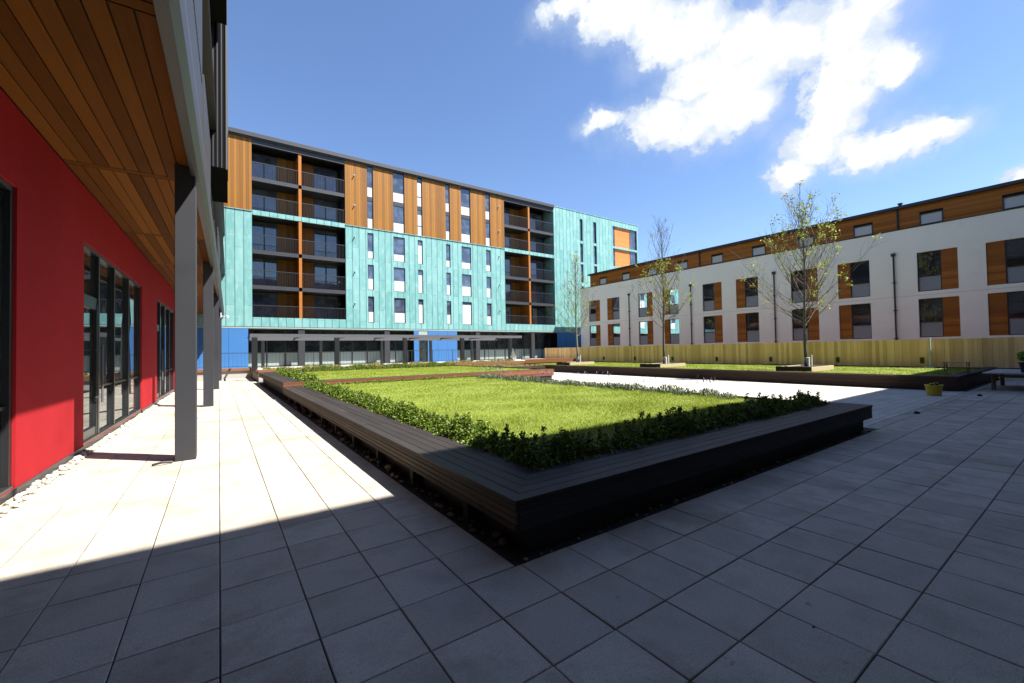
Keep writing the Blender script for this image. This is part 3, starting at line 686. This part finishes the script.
# ================================================================== PLANTERS
def bench_top(T, x0,y0,x1,y1, w, z, left=True, front=True, n=5, th=.035):
    """slatted seat along the left and front sides, mitred where they meet"""
    gp=.007; bw=w/n
    if left:
        m=MB()
        for i in range(n):
            a=x0+i*bw+gp/2; b=a+bw-gp; ya=y0+(a-x0)+.002 if front else y0; yb=y0+(b-x0)+.002 if front else y0
            segs=[]; L=y1; cur=None; cuts=[ya]+[y0+4.2*k+(i%2)*1.7 for k in range(1,5) if y0+4.2*k+(i%2)*1.7<L-.5]+[L]
            for k in range(len(cuts)-1):
                s0=cuts[k]+(.003 if k else 0); s1=cuts[k+1]-.003; dz=rng.normal(0,.0012)
                p=[(a,s0),(b,s0 if k else yb),(b,s1),(a,s1)]; m.prism(p,z-th+dz,z+dz)
        T.part('seat',m,DECK)
        m=MB()
        for k in range(4): m.bbox(x0+.01,y0+.02,z-th-.004-(k+1)*.05,x0+.035,y1-.02,z-th-.008-k*.05,.003)
        T.part('fascia',m,FASC)
    if front:
        m=MB()
        for i in range(n):
            a=y0+i*bw+gp/2; b=a+bw-gp; xa=x0+(a-y0) if left else x0; xb=x0+(b-y0) if left else x0
            cuts=[xa]+[x0+3.9*k+(i%2)*1.5 for k in range(1,4) if x0+3.9*k+(i%2)*1.5<x1-.5]+[x1]
            for k in range(len(cuts)-1):
                s0=cuts[k]+(.003 if k else 0); s1=cuts[k+1]-.003; dz=rng.normal(0,.0012)
                m.prism([(s0,a),(s1,a),(s1,b),(s0 if k else xb,b)],z-th+dz,z+dz)
        T.part('seat',m,DECKX)
def planter_one():
    T=Thing('timber_planter','nearest raised planter with a dark slatted timber bench edge round its lawn','planter',(6,9.5,0))
    x0,y0,x1,y1=1.82,2.60,9.96,16.8; z=.47
    bench_top(T,x0,y0,x1,y1,.62,z)
    m=MB()
    for k in range(4): m.bbox(x0+.04,y0+.01,z-.039-(k+1)*.05,x1-.01,y0+.035,z-.043-k*.05,.003)
    for k in range(4): m.bbox(x1-.035,y0+.04,z-.039-(k+1)*.05,x1-.012,y0+.60,z-.043-k*.05,.003)
    T.part('fascia',m,mat("shaded_fascia",(0.012,0.010,0.010),0.7,0.15,1.5,island=.2,grain=.3,gaxis=0))  # front and end boards: shade put into a darker copy of the fascia colour
    m=MB(); m.box(x0+.20,y0+.12,-.01,x1-.11,y0+.30,z-.04); m.box(x0+.20,y0+.30,-.01,x0+.30,y1,z-.04); m.box(x1-.32,y0+.30,-.01,x1-.11,y1,z-.02); m.box(x0+.30,y1-.06,-.01,x1-.32,y1,z-.02)
    T.part('base',m,BASE)
    y=y0+.9
    while y<y1:
        m=MB(); m.box(x0+.08,y,-.01,x0+.198,y+.09,z-.24); T.part('bearer',m,BASE); y+=1.35
    m=MB(); m.box(x1-.42,y0+.63,z-.22,x1-.322,y1,z+.015); m.box(x0+.7,y1-.16,z-.22,x1-.42,y1-.061,z+.015); T.part('edging',m,DECK)
    m=MB(); m.box(x0+.31,y0+.31,.25,x1-.43,y1-.17,.40); T.part('soil',m,SOIL)
planter_one()
def planter_two():
    T=Thing('timber_planter','second raised planter beyond the nearest one with a red brown front board','planter',(8,22,0))
    x0,y0,x1,y1=1.86,16.9,14.4,28; z=.60
    bench_top(T,x0,y0,x1,y1,.62,z,front=False)
    m=MB()
    for k in range(5): m.bbox(x0,y0-.03,z-(k+1)*.07,x1,y0-.002,z-.004-k*.07,.003)
    T.part('fascia',m,FASCX)
    m=MB(); m.box(x0+.64,y0,z-.05,x1,y0+.34,z); T.part('seat',m,DECKX)
    m=MB(); m.box(x0+.2,y0+.002,-.01,x1-.1,y0+.08,z-.05); m.box(x0+.2,y0+.08,-.01,x0+.28,y1,z-.04); m.box(x1-.18,y0+.08,-.01,x1-.1,y1,z); m.box(x0+.28,y1-.08,-.01,x1-.18,y1,z); T.part('base',m,BASE)
    m=MB(); m.box(x0+.29,y0+.35,.3,x1-.19,y1-.09,.54); T.part('soil',m,SOIL)
planter_two()
def planter_three():
    T=Thing('timber_planter','long low brown timber bed in front of the fence holding three young trees','planter',(24,17,0))
    x0,x1,y0,y1=19.8,28.1,2.96,34.2
    m=MB()
    for k in range(3): m.bbox(x0,y0,.02+k*.145,x0+.05,y1,.16+k*.145,.004)
    T.part('front_board',m,BEDW)
    m=MB()
    for k in range(3): m.bbox(x0+.052,y0,.02+k*.145,x1-.3,y0+.05,.16+k*.145,.004)
    T.part('end_board',m,BEDW)
    m=MB(); m.bbox(x0-.03,y0-.02,.456,x0+.16,y1,.50,.004); T.part('cap',m,mat("reddish_cap",(0.075,0.030,0.020),0.6,0.15,1.5,grain=.25,gaxis=1))
    m=MB(); m.bbox(x0+.17,y0-.02,.456,x1-.3,y0+.35,.50,.004); T.part('cap',m,DECK)
    m=MB(); m.box(x0+.06,y0+.06,-.01,x1+.6,y1,.40); T.part('soil',m,SOIL)
planter_three()
def planter_four():
    T=Thing('timber_planter','far low dark timber bed of dry planting at the end of the pale path','planter',(17,27,0))
    m=MB(); 
    for k in range(3): m.bbox(14.6,24.0,.02+k*.15,19.7,24.05,.16+k*.15,.004)
    for k in range(3): m.bbox(14.6,24.052,.02+k*.15,14.65,29.3,.16+k*.15,.004)
    T.part('front_board',m,BEDW); m=MB(); m.box(14.66,24.06,-.01,19.7,29.3,.40); T.part('soil',m,SOIL)
planter_four()
def terrace_bench():
    T=Thing('timber_bench','long orange brown timber bench at the far right end of the terrace','bench',(24,28.9,0))
    m=MB()
    for i in range(4): m.bbox(21.2,28.5+i*.16,.78,26.6,28.65+i*.16,.83,.004)
    T.part('seat',m,FASCX)
    m=MB(); m.bbox(21.2,28.46,.50,26.6,28.495,.83,.004); T.part('fascia',m,FASCX)
    m=MB(); m.box(21.4,28.55,-.01,26.4,29.1,.50); T.part('base',m,BASE)
terrace_bench()

# ================================================================== LAWNS, HEDGES, LOW PLANTS
def lawn(name,x0,y0,x1,y1,z,dens_fn,h,wd):
    m=MB(); m.add([(x0,y0,z),(x1,y0,z),(x1,y1,z),(x0,y1,z)],[(0,1,2,3)])
    single(name,m,LAWN,kind='structure')
    out=[]
    ny=int((y1-y0)/1.0)+1
    for j in range(ny):
        ya=y0+j; yb=min(y1,ya+1); 
        if yb<=ya: continue
        n=int(dens_fn((ya+yb)/2)*(x1-x0)*(yb-ya)); 
        c=np.stack([rng.uniform(x0,x1,n),rng.uniform(ya,yb,n),np.full(n,z)],1)
        k=np.hypot(c[:,0],c[:,1]).clip(3,40)
        f=0.8+0.35*np.sin(c[:,0]*2.1+1.3*np.sin(c[:,1]*1.7))*np.sin(c[:,1]*2.6)
        b=blades(c,h,1.0,0.7); mid=c[:,None,:]
        ww=(wd*(0.6+k/9.0))[:,None,None]
        b[:,:2]=mid+(b[:,:2]-mid)*ww; b[:,2,2]=z+(b[:,2,2]-z)*f
        out.append(b)
    o=link(name+'_grass' if False else 'grass',np_mesh('grass',np.concatenate(out),3),BLADE); tag(o,None,None,None,'stuff'); return o
o=lawn('lawn',2.95,3.62,9.70,16.62,.44,lambda y: max(700,3600*math.exp(-(y-3.6)/4.5)),.050,.0048)
tag(o,'mown yellow green grass of the nearest planter lawn','grass')
o=lawn('lawn',3.2,18.2,14.1,27.0,.555,lambda y:420,.05,.0048)
tag(o,'mown bright grass in the second planter','grass')
o=lawn('lawn',20.0,3.35,28.0,34.0,.415,lambda y:330,.05,.0048)
tag(o,'mown grass around the three young trees before the fence','grass')

def hedge(label,x0,y0,x1,y1,z0,h,n,size,spike=0.12,base=None):
    """clipped box plants in a row: shoots of small leaves with an uneven top"""
    L=max(x1-x0,y1-y0); along=0 if x1-x0>y1-y0 else 1; W_=min(x1-x0,y1-y0)
    nb=int(L/0.16); 
    # shoots: random tops
    ns=int(L*W_*260); sx=rng.uniform(x0,x1,ns); sy=rng.uniform(y0,y1,ns)
    al=(sx if along==0 else sy); ac=((sy-y0) if along==0 else (sx-x0))/W_
    prof=np.clip(1-(np.abs(ac-.5)*2)**3,0.15,1)
    wob=1+.16*np.sin(al*2.6+1)+.12*np.sin(al*6.1+2)+.10*np.sin(al*13.7)
    top=z0+h*prof*wob*rng.uniform(.72,1.0,ns)+spike*(rng.uniform(0,1,ns)**9)*1.3
    w_=(top-z0); w_/=w_.sum(); idx=rng.choice(ns,n,p=w_)
    t=rng.uniform(0,1,n)**.62
    c=np.stack([sx[idx]+rng.normal(0,.016,n),sy[idx]+rng.normal(0,.016,n),z0+(top[idx]-z0)*t],1)
    me=np_mesh('hedge',leaf_quads(c,size,0.6,.6),4)
    T=Thing('box_hedge',label,'hedge',((x0+x1)/2,(y0+y1)/2,z0))
    me.transform(Matrix.Translation(-T.base)); link('foliage',me,BOXLEAF,T.e)
    st=MB()
    for i in range(0,int(L/.22)):
        p=(x0+.2+i*.22,(y0+y1)/2) if along==0 else ((x0+x1)/2,y0+.2+i*.22)
        for k in range(3):
            a=random.uniform(0,6.28); st.tube([(p[0],p[1],z0-.03),(p[0]+.08*math.cos(a),p[1]+.08*math.sin(a),z0+h*.7)],.004,4,False)
    T.part('stems',st,BARK)
hedge('dark box hedge along the shaded front bench of the nearest planter',2.42,3.10,9.55,3.66,.40,.225,60000,.030,.16)
hedge('box hedge along the sunlit left bench of the nearest planter',2.40,3.72,3.02,16.6,.40,.235,80000,.032,.10)
hedge('box hedge along the left bench of the second planter',2.48,17.3,3.15,27.0,.54,.26,16000,.050,.08)
hedge('long box hedge across the back of the second planter',3.2,27.1,14.0,27.8,.54,.30,16000,.055,.08)
hedge('low box hedge across the front of the second planter',2.6,16.35,9.3,16.70,.40,.12,6000,.04,.06)

def lavender(x,y,z,s,label,group,flower=True):
    T=Thing('lavender_plant',label,'plant',(x,y,z),0,group)
    n=int(260); a=rng.uniform(0,2*np.pi,n); r=np.sqrt(rng.uniform(0,1,n))*.20*s; hh=rng.uniform(.05,.26,n)*s*(1-.4*(r/(.2*s)))
    c=np.stack([r*np.cos(a),r*np.sin(a),hh*.6],1); q=leaf_quads(c,.07*s,2.2,.22)
    link('foliage',np_mesh('foliage',q,4),LAVLEAF,T.e)
    if flower:
        k=26; a=rng.uniform(0,2*np.pi,k); r=np.sqrt(rng.uniform(0,1,k))*.2*s; c=np.stack([r*np.cos(a),r*np.sin(a),rng.uniform(.24,.36,k)*s],1)
        link('blossoms',np_mesh('blossoms',leaf_quads(c,.05*s,3,.3),4),LAVFLOWER,T.e)
yy=5.0
for i in range(22):
    lavender(9.40+random.uniform(-.08,.08),yy,.42,random.uniform(1.1,1.75),'low grey green lavender clump in the row beside the right edge of the nearest lawn','lavender clumps along the lawn edge',random.random()<.6); yy+=.52
def ground_cover(label,x0,y0,x1,y1,z,n,size,h,m=DRYLEAF):
    c=np.stack([rng.uniform(x0,x1,n),rng.uniform(y0,y1,n),np.zeros(n)],1)
    hm=h*(.5+.5*np.sin(c[:,0]*3.1+c[:,1])*np.sin(c[:,0]*1.3+2)+.3*rng.uniform(0,1,n)); c[:,2]=z+np.abs(hm)*rng.uniform(.1,1,n)
    o=link('ground_cover',np_mesh('ground_cover',leaf_quads(c,size,.8,.5),4),m); tag(o,label,'plants',None,'stuff')
ground_cover('tan and green low planting along the terrace edge',2.2,29.6,20.8,30.3,.66,9000,.09,.22)
ground_cover('dry brown planting in the far bed past the pale path',14.8,24.2,19.6,29.2,.40,6000,.10,.16)

def pale_bush():
    T=Thing('pale_bush','pale whitish tuft of plants at the foot of the last pergola post','plant',(21.0,30.0,.66))
    n=700; a=rng.uniform(0,2*np.pi,n); t_=rng.uniform(0,1,n); r=.42*(1-t_)*rng.uniform(.3,1,n); c=np.stack([r*np.cos(a),r*np.sin(a)*.6,t_*1.1],1)
    link('foliage',np_mesh('foliage',leaf_quads(c,.10,1.0,.4),4),mat("pale_leaf",(0.50,0.50,0.46),.7,.1,3,island=.2),T.e)
    m=MB()
    for k in range(7):
        a=k*.9; m.tube([(21.0,30.0,.66),(21.0+.2*math.cos(a),30+.12*math.sin(a),1.4)],.01,4,False)
    T.part('stems',m,BARKP)
pale_bush()

# ================================================================== FENCE
def fence():
    T=Thing('board_fence','tall yellowish close board timber fence in front of the white building','fence',(28.2,14,.4))
    y=-8.0; m=MB(); k=0
    while y<34.2:
        b=.148; x=28.10+(.012 if k%2 else 0); m.box(x,y,.47,x+.022,y+b,1.79+rng.normal(0,.004)); y+=.15; k+=1
    T.part('boards',m,FENCE)
    m=MB(); m.box(28.09,-8,.38,28.15,34.2,.465); T.part('gravel_board',m,BASE)
    for z in (.7,1.55):
        m=MB(); m.box(28.14,-8,z,28.2,34.2,z+.09); T.part('rail',m,FENCE)
    y=-7.5
    while y<34.3:
        m=MB(); m.box(28.2,y,.0,28.3,y+.1,1.75); T.part('post',m,FENCE); y+=3.0
    for y in (29.4,26.02,22.62,19.12,15.68,12.22,8.78,5.38):
        m=MB(); m.bbox(28.03,y-.07,.63,28.092,y+.07,.91,.006); T.part('wall_light',m,FRAME)
    m=MB(); m.box(28.2,34.12,.0,33.9,34.2,1.76); T.part('end_return',m,FENCE)
fence()

# ================================================================== TREES
def tree(label,x,y,z,H,spread,nb,leafn,leafsize,leafz,bark,seed,bare_top=False):
    rs=random.Random(seed); T=Thing('young_tree',label,'tree',(x,y,z),0)
    tr=MB(); lean=(rs.uniform(-.12,.12),rs.uniform(-.12,.12)); pts=[];rad=[]
    for i in range(10):
        t_=i/9; pts.append((x+lean[0]*t_+.05*math.sin(t_*7+seed),y+lean[1]*t_+.05*math.cos(t_*6+seed),z+H*.93*t_)); rad.append(.075*(1-t_)**.9+.008)
    tr.tube(pts,rad,8); T.part('trunk',tr,bark,smooth=True)
    br=MB(); tips=[]
    def trunk_at(t_):
        f=t_*9; i=min(8,int(f)); a=Vector(pts[i]); b=Vector(pts[i+1]); return a.lerp(b,f-i)
    for k in range(nb):
        tt=(k+rs.random())/nb; t_=.25+.72*tt**1.1; p=trunk_at(min(.99,t_)); a=k*2.399+rs.uniform(-.5,.5)
        L=spread*(1.0-.60*tt**1.3)*rs.uniform(.7,1.12); el=R(27+42*tt**.8+rs.uniform(-9,9))
        d=Vector((math.cos(a)*math.cos(el),math.sin(a)*math.cos(el),math.sin(el))); q=p.copy(); bp=[q.copy()]
        for s in range(6):
            d=(d+Vector((rs.uniform(-.10,.10),rs.uniform(-.10,.10),.11+rs.uniform(-.06,.06)))).normalized(); q=q+d*L/6; bp.append(q.copy())
        r0=.019*(1-.5*tt); br.tube(bp,[r0*(1-.85*i/6) for i in range(7)],5,False)
        for s in range(1,7):
            for rep in range(2):
                d2=(d+Vector((rs.uniform(-.9,.9),rs.uniform(-.9,.9),rs.uniform(-.2,.7)))).normalized(); l2=L*.26*rs.uniform(.5,1.2); e=bp[s]+d2*l2
                mid=bp[s].lerp(e,.5)+Vector((rs.uniform(-.05,.05),rs.uniform(-.05,.05),rs.uniform(0,.06)))
                br.tube([bp[s],mid,e],[.006,.004,.002],3,False); tips.append((mid,e,s/6,tt))
                for r3 in range(1):
                    d3=(d2+Vector((rs.uniform(-.8,.8),rs.uniform(-.8,.8),rs.uniform(-.2,.6)))).normalized(); e3=mid+d3*l2*.7; br.tube([mid,e3],[.0035,.0015],3,False); tips.append((mid,e3,s/6,tt))
    T.part('branches',br,bark)
    wts=np.array([max(.02,leafz(tp[1].z-z,tp[2])) for tp in tips]); wts/=wts.sum(); idx=rng.choice(len(tips),leafn//12,p=wts)
    cs=[]
    for i in idx:
        a_,b_=tips[i][0],tips[i][1]
        for _ in range(12):
            u=rs.uniform(.3,1.05); p=a_.lerp(b_,u); cs.append((p.x+rs.gauss(0,.075),p.y+rs.gauss(0,.075),p.z+rs.gauss(0,.075)))
    me=np_mesh('leaves',leaf_quads(np.array(cs)-np.array((x,y,z)),leafsize,-.2,.6),4); link('leaves',me,SPRING,T.e)
    g_=MB(); g_.lathe([(.12,z),(.125,z+.42),(.11,z+.43),(.10,z+.02)],(x,y),12); T.part('trunk_guard',g_,GUARD)
    m=MB(); m.box(x+.14,y-.16,z,x+.20,y-.10,z+.55); T.part('stake',m,GUARD)
tree('slender pale young tree nearest the copper building with thin pale leaves',23.0,24.06,.60,8.4,2.7,50,1500,.085,lambda h,s:.5 if h<6 else .25,BARKP,3)
tree('middle young tree with a bare twiggy top and yellow leaves on its lower boughs',23.0,16.2,.60,9.0,2.9,54,1100,.095,lambda h,s:(.9 if 2.8<h<6.3 else .03)*s,BARK,5)
tree('young tree with the leafiest yellow green crown standing nearest the right of the bed',23.0,8.42,.60,7.75,3.8,56,2300,.09,lambda h,s:(.2+1.1*s),BARK,11)
def tree_pit(x,y,label):
    T=Thing('tree_pit_frame',label,'tree pit',(x,y,.42))
    a=.72; x0=x-1.55; x1=x+1.1; m=MB(); m.bbox(x0,y-a,.42,x0+.08,y+a,.64,.004); T.part('front_board',m,BASE)
    m=MB(); m.bbox(x0+.081,y-a,.42,x1,y-a+.08,.62,.004); T.part('side_board',m,SOFTW)
    m=MB(); m.bbox(x0+.081,y+a-.08,.42,x1,y+a,.62,.004); T.part('side_board',m,SOFTW)
    m=MB(); m.bbox(x1-.08,y-a+.081,.42,x1,y+a-.081,.62,.004); T.part('back_board',m,SOFTW)
    m=MB(); m.box(x0+.082,y-a+.081,.42,x1-.081,y+a-.081,.59); T.part('soil',m,SOIL)
SOFTW=mat("pale_softwood",(0.40, 0.32, 0.20),.8,.12,2)
for x,y,l in ((23.0,24.06,'low timber frame round the foot of the pale tree nearest the copper building'),(23.0,16.2,'low timber frame round the foot of the bare topped middle tree'),(23.0,8.42,'low timber frame round the foot of the leafiest tree')): tree_pit(x,y,l)

# ================================================================== SMALL THINGS
def stones(c,rad,name,m,label,cat):
    """one object of rounded stones"""
    mb=MB()
    for (x,y,z),r in zip(c,rad):
        sx,sy,sz=[random.uniform(.7,1.25) for _ in range(3)]; sz*=.7; rot=random.uniform(0,6.28); vs=[];n=7;k=5
        for i in range(k+1):
            ph=-math.pi/2+math.pi*i/k
            for j in range(n):
                th=2*math.pi*j/n; px=math.cos(ph)*math.cos(th)*r*sx; py=math.cos(ph)*math.sin(th)*r*sy
                w_=1+.12*math.sin(3*th+r*900)+.08*math.cos(2*ph+x*9)
                vs.append((x+(px*math.cos(rot)-py*math.sin(rot))*w_,y+(px*math.sin(rot)+py*math.cos(rot))*w_,z+math.sin(ph)*r*sz))
        mb.add(vs,[(i*n+j,i*n+(j+1)%n,(i+1)*n+(j+1)%n,(i+1)*n+j) for i in range(k) for j in range(n)])
    o=single(name,mb,m,smooth=True); return tag(o,label,cat,None,'stuff')
cc=[];rr=[]
ca,sa=math.cos(A1),math.sin(A1)
for s in np.arange(2.5,34,.075):
    for k in range(2):
        nn=-2.05+random.uniform(0,.14); yy=s+random.uniform(-.05,.05); r=random.uniform(.016,.040); cc.append((nn*ca-yy*sa,nn*sa+yy*ca,.012+r*.45)); rr.append(r)
stones(cc,rr,'pebble_strip',PEBBLE,'strip of pale rounded pebbles along the foot of the red wall','pebbles')
cc=[];rr=[]
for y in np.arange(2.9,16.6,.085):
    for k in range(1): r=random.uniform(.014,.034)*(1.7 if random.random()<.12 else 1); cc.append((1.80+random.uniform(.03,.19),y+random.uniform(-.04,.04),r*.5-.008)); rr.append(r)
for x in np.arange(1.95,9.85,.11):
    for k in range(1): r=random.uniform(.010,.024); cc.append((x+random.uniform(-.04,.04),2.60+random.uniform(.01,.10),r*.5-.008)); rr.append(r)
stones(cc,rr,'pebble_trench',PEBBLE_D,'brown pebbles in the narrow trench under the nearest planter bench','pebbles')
def bucket():
    x,y=17.95,3.20; T=Thing('plastic_bucket','yellow plastic bucket of rubble on the paving beside the long low bed','bucket',(x,y,0))
    m=MB(); m.lathe([(.001,.002),(.155,.004),(.165,.02),(.195,.30),(.215,.305),(.215,.325),(.19,.325),(.15,.03),(.001,.03)],(x,y),24); T.part('body',m,YELLOW,smooth=True)
    m=MB()
    for s in (-1,1): m.tube([(x+s*.2,y-.06,.31),(x+s*.215,y-.05,.38),(x+s*.215,y+.05,.38),(x+s*.2,y+.06,.31)],.012,6)
    T.part('handle',m,YELLOW)
    m=MB(); m.lathe([(.001,.30),(.10,.27),(.17,.235),(.18,.22)],(x,y),10)
    for k in range(9): a=random.uniform(0,6.28); r=random.uniform(0,.11); m.box(x+r*math.cos(a)-.04,y+r*math.sin(a)-.03,.25,x+r*math.cos(a)+.03,y+r*math.sin(a)+.04,.30+random.uniform(0,.10))
    T.part('rubble',m,SOIL)
bucket()
def work_table():
    T=Thing('trestle_table','rough timber trestle table with a pale board top at the right paving edge','table',(22.2,1.9,0))
    m=MB()
    for k in range(3): m.bbox(20.9,1.25+k*.44,.545,24.0,1.68+k*.44,.59,.004)
    T.part('top',m,TABLE)
    for x,y in ((21.3,2.35),(21.25,1.5),(23.6,2.4),(23.6,1.5)):
        s=1 if x<22 else -1; m=MB(); m.tube([(x-s*.08,y,0),(x+s*.03,y,.54)],[.055,.055],6); T.part('leg',m,LEGW)
    
    for x in (21.24,23.56): m=MB(); m.box(x,1.5,.42,x+.08,2.36,.50); T.part('cross_rail',m,LEGW)
work_table()
def potted_plant():
    x,y,z=21.5,1.62,.59; T=Thing('potted_plant','bright green leafy plant in a dark pot on the trestle table','plant',(x,y,z))
    m=MB(); m.lathe([(.001,z+.002),(.15,z+.004),(.20,z+.30),(.22,z+.30),(.22,z+.34),(.19,z+.34),(.17,z+.28),(.001,z+.28)],(x,y),16); T.part('pot',m,FRAME,smooth=True)
    n=420; d=rng.normal(size=(n,3)); d/=np.linalg.norm(d,axis=1,keepdims=True); c=d*rng.uniform(.05,.26,n)[:,None]; c[:,2]=c[:,2]*.8+.52
    link('foliage',np_mesh('foliage',leaf_quads(c,.12,.2,.55),4),mat("bright_leaf",(0.20,0.38,0.05),.5,.2,3,island=.3,trans=.3),T.e)
potted_plant()
def pale_tray():
    T=Thing('wooden_tray','small pale wooden tray on legs behind the trestle table','tray',(22.6,3.3,.5))
    m=MB(); m.bbox(22.3,3.05,.86,22.8,3.75,.89,.004); T.part('tray',m,mat("pale_softwood",(0.40,0.32,0.20),.8,.12,2))
    for xx in (22.34,22.74):
        for yy in (3.1,3.68):
            m=MB(); m.box(xx-.015,yy-.015,.50,xx+.015,yy+.015,.86); T.part('leg',m,LEGW)
pale_tray()
def pale_post():
    T=Thing('bare_post','slim pale wooden post on a small base standing against the fence','post',(27.85,5.05,.415))
    m=MB(); m.bbox(27.82,5.02,.45,27.89,5.09,1.85,.004); T.part('shaft',m,GUARD); m=MB(); m.bbox(27.70,4.90,.415,28.0,5.25,.48,.01); T.part('foot',m,GUARD)
pale_post()
for i,(x,y,l) in enumerate(((13.03,2.62,'small dark lump of dirt on the paving near the end of the dark bench'),(18.57,2.34,'small dark lump of dirt on the paving in front of the yellow bucket'),(2.76,1.02,'tiny dark lump of dirt on the near paving slabs'))):
    mb=MB(); r=(.06,.06,.008)[i]; mb.lathe([(.001,.001),(r,.003),(r*.9,r*.5),(r*.4,r*.9),(.001,r)],(x,y),9); single('dirt_lump',mb,SOIL,l,'debris',base=(x,y,0),smooth=True)
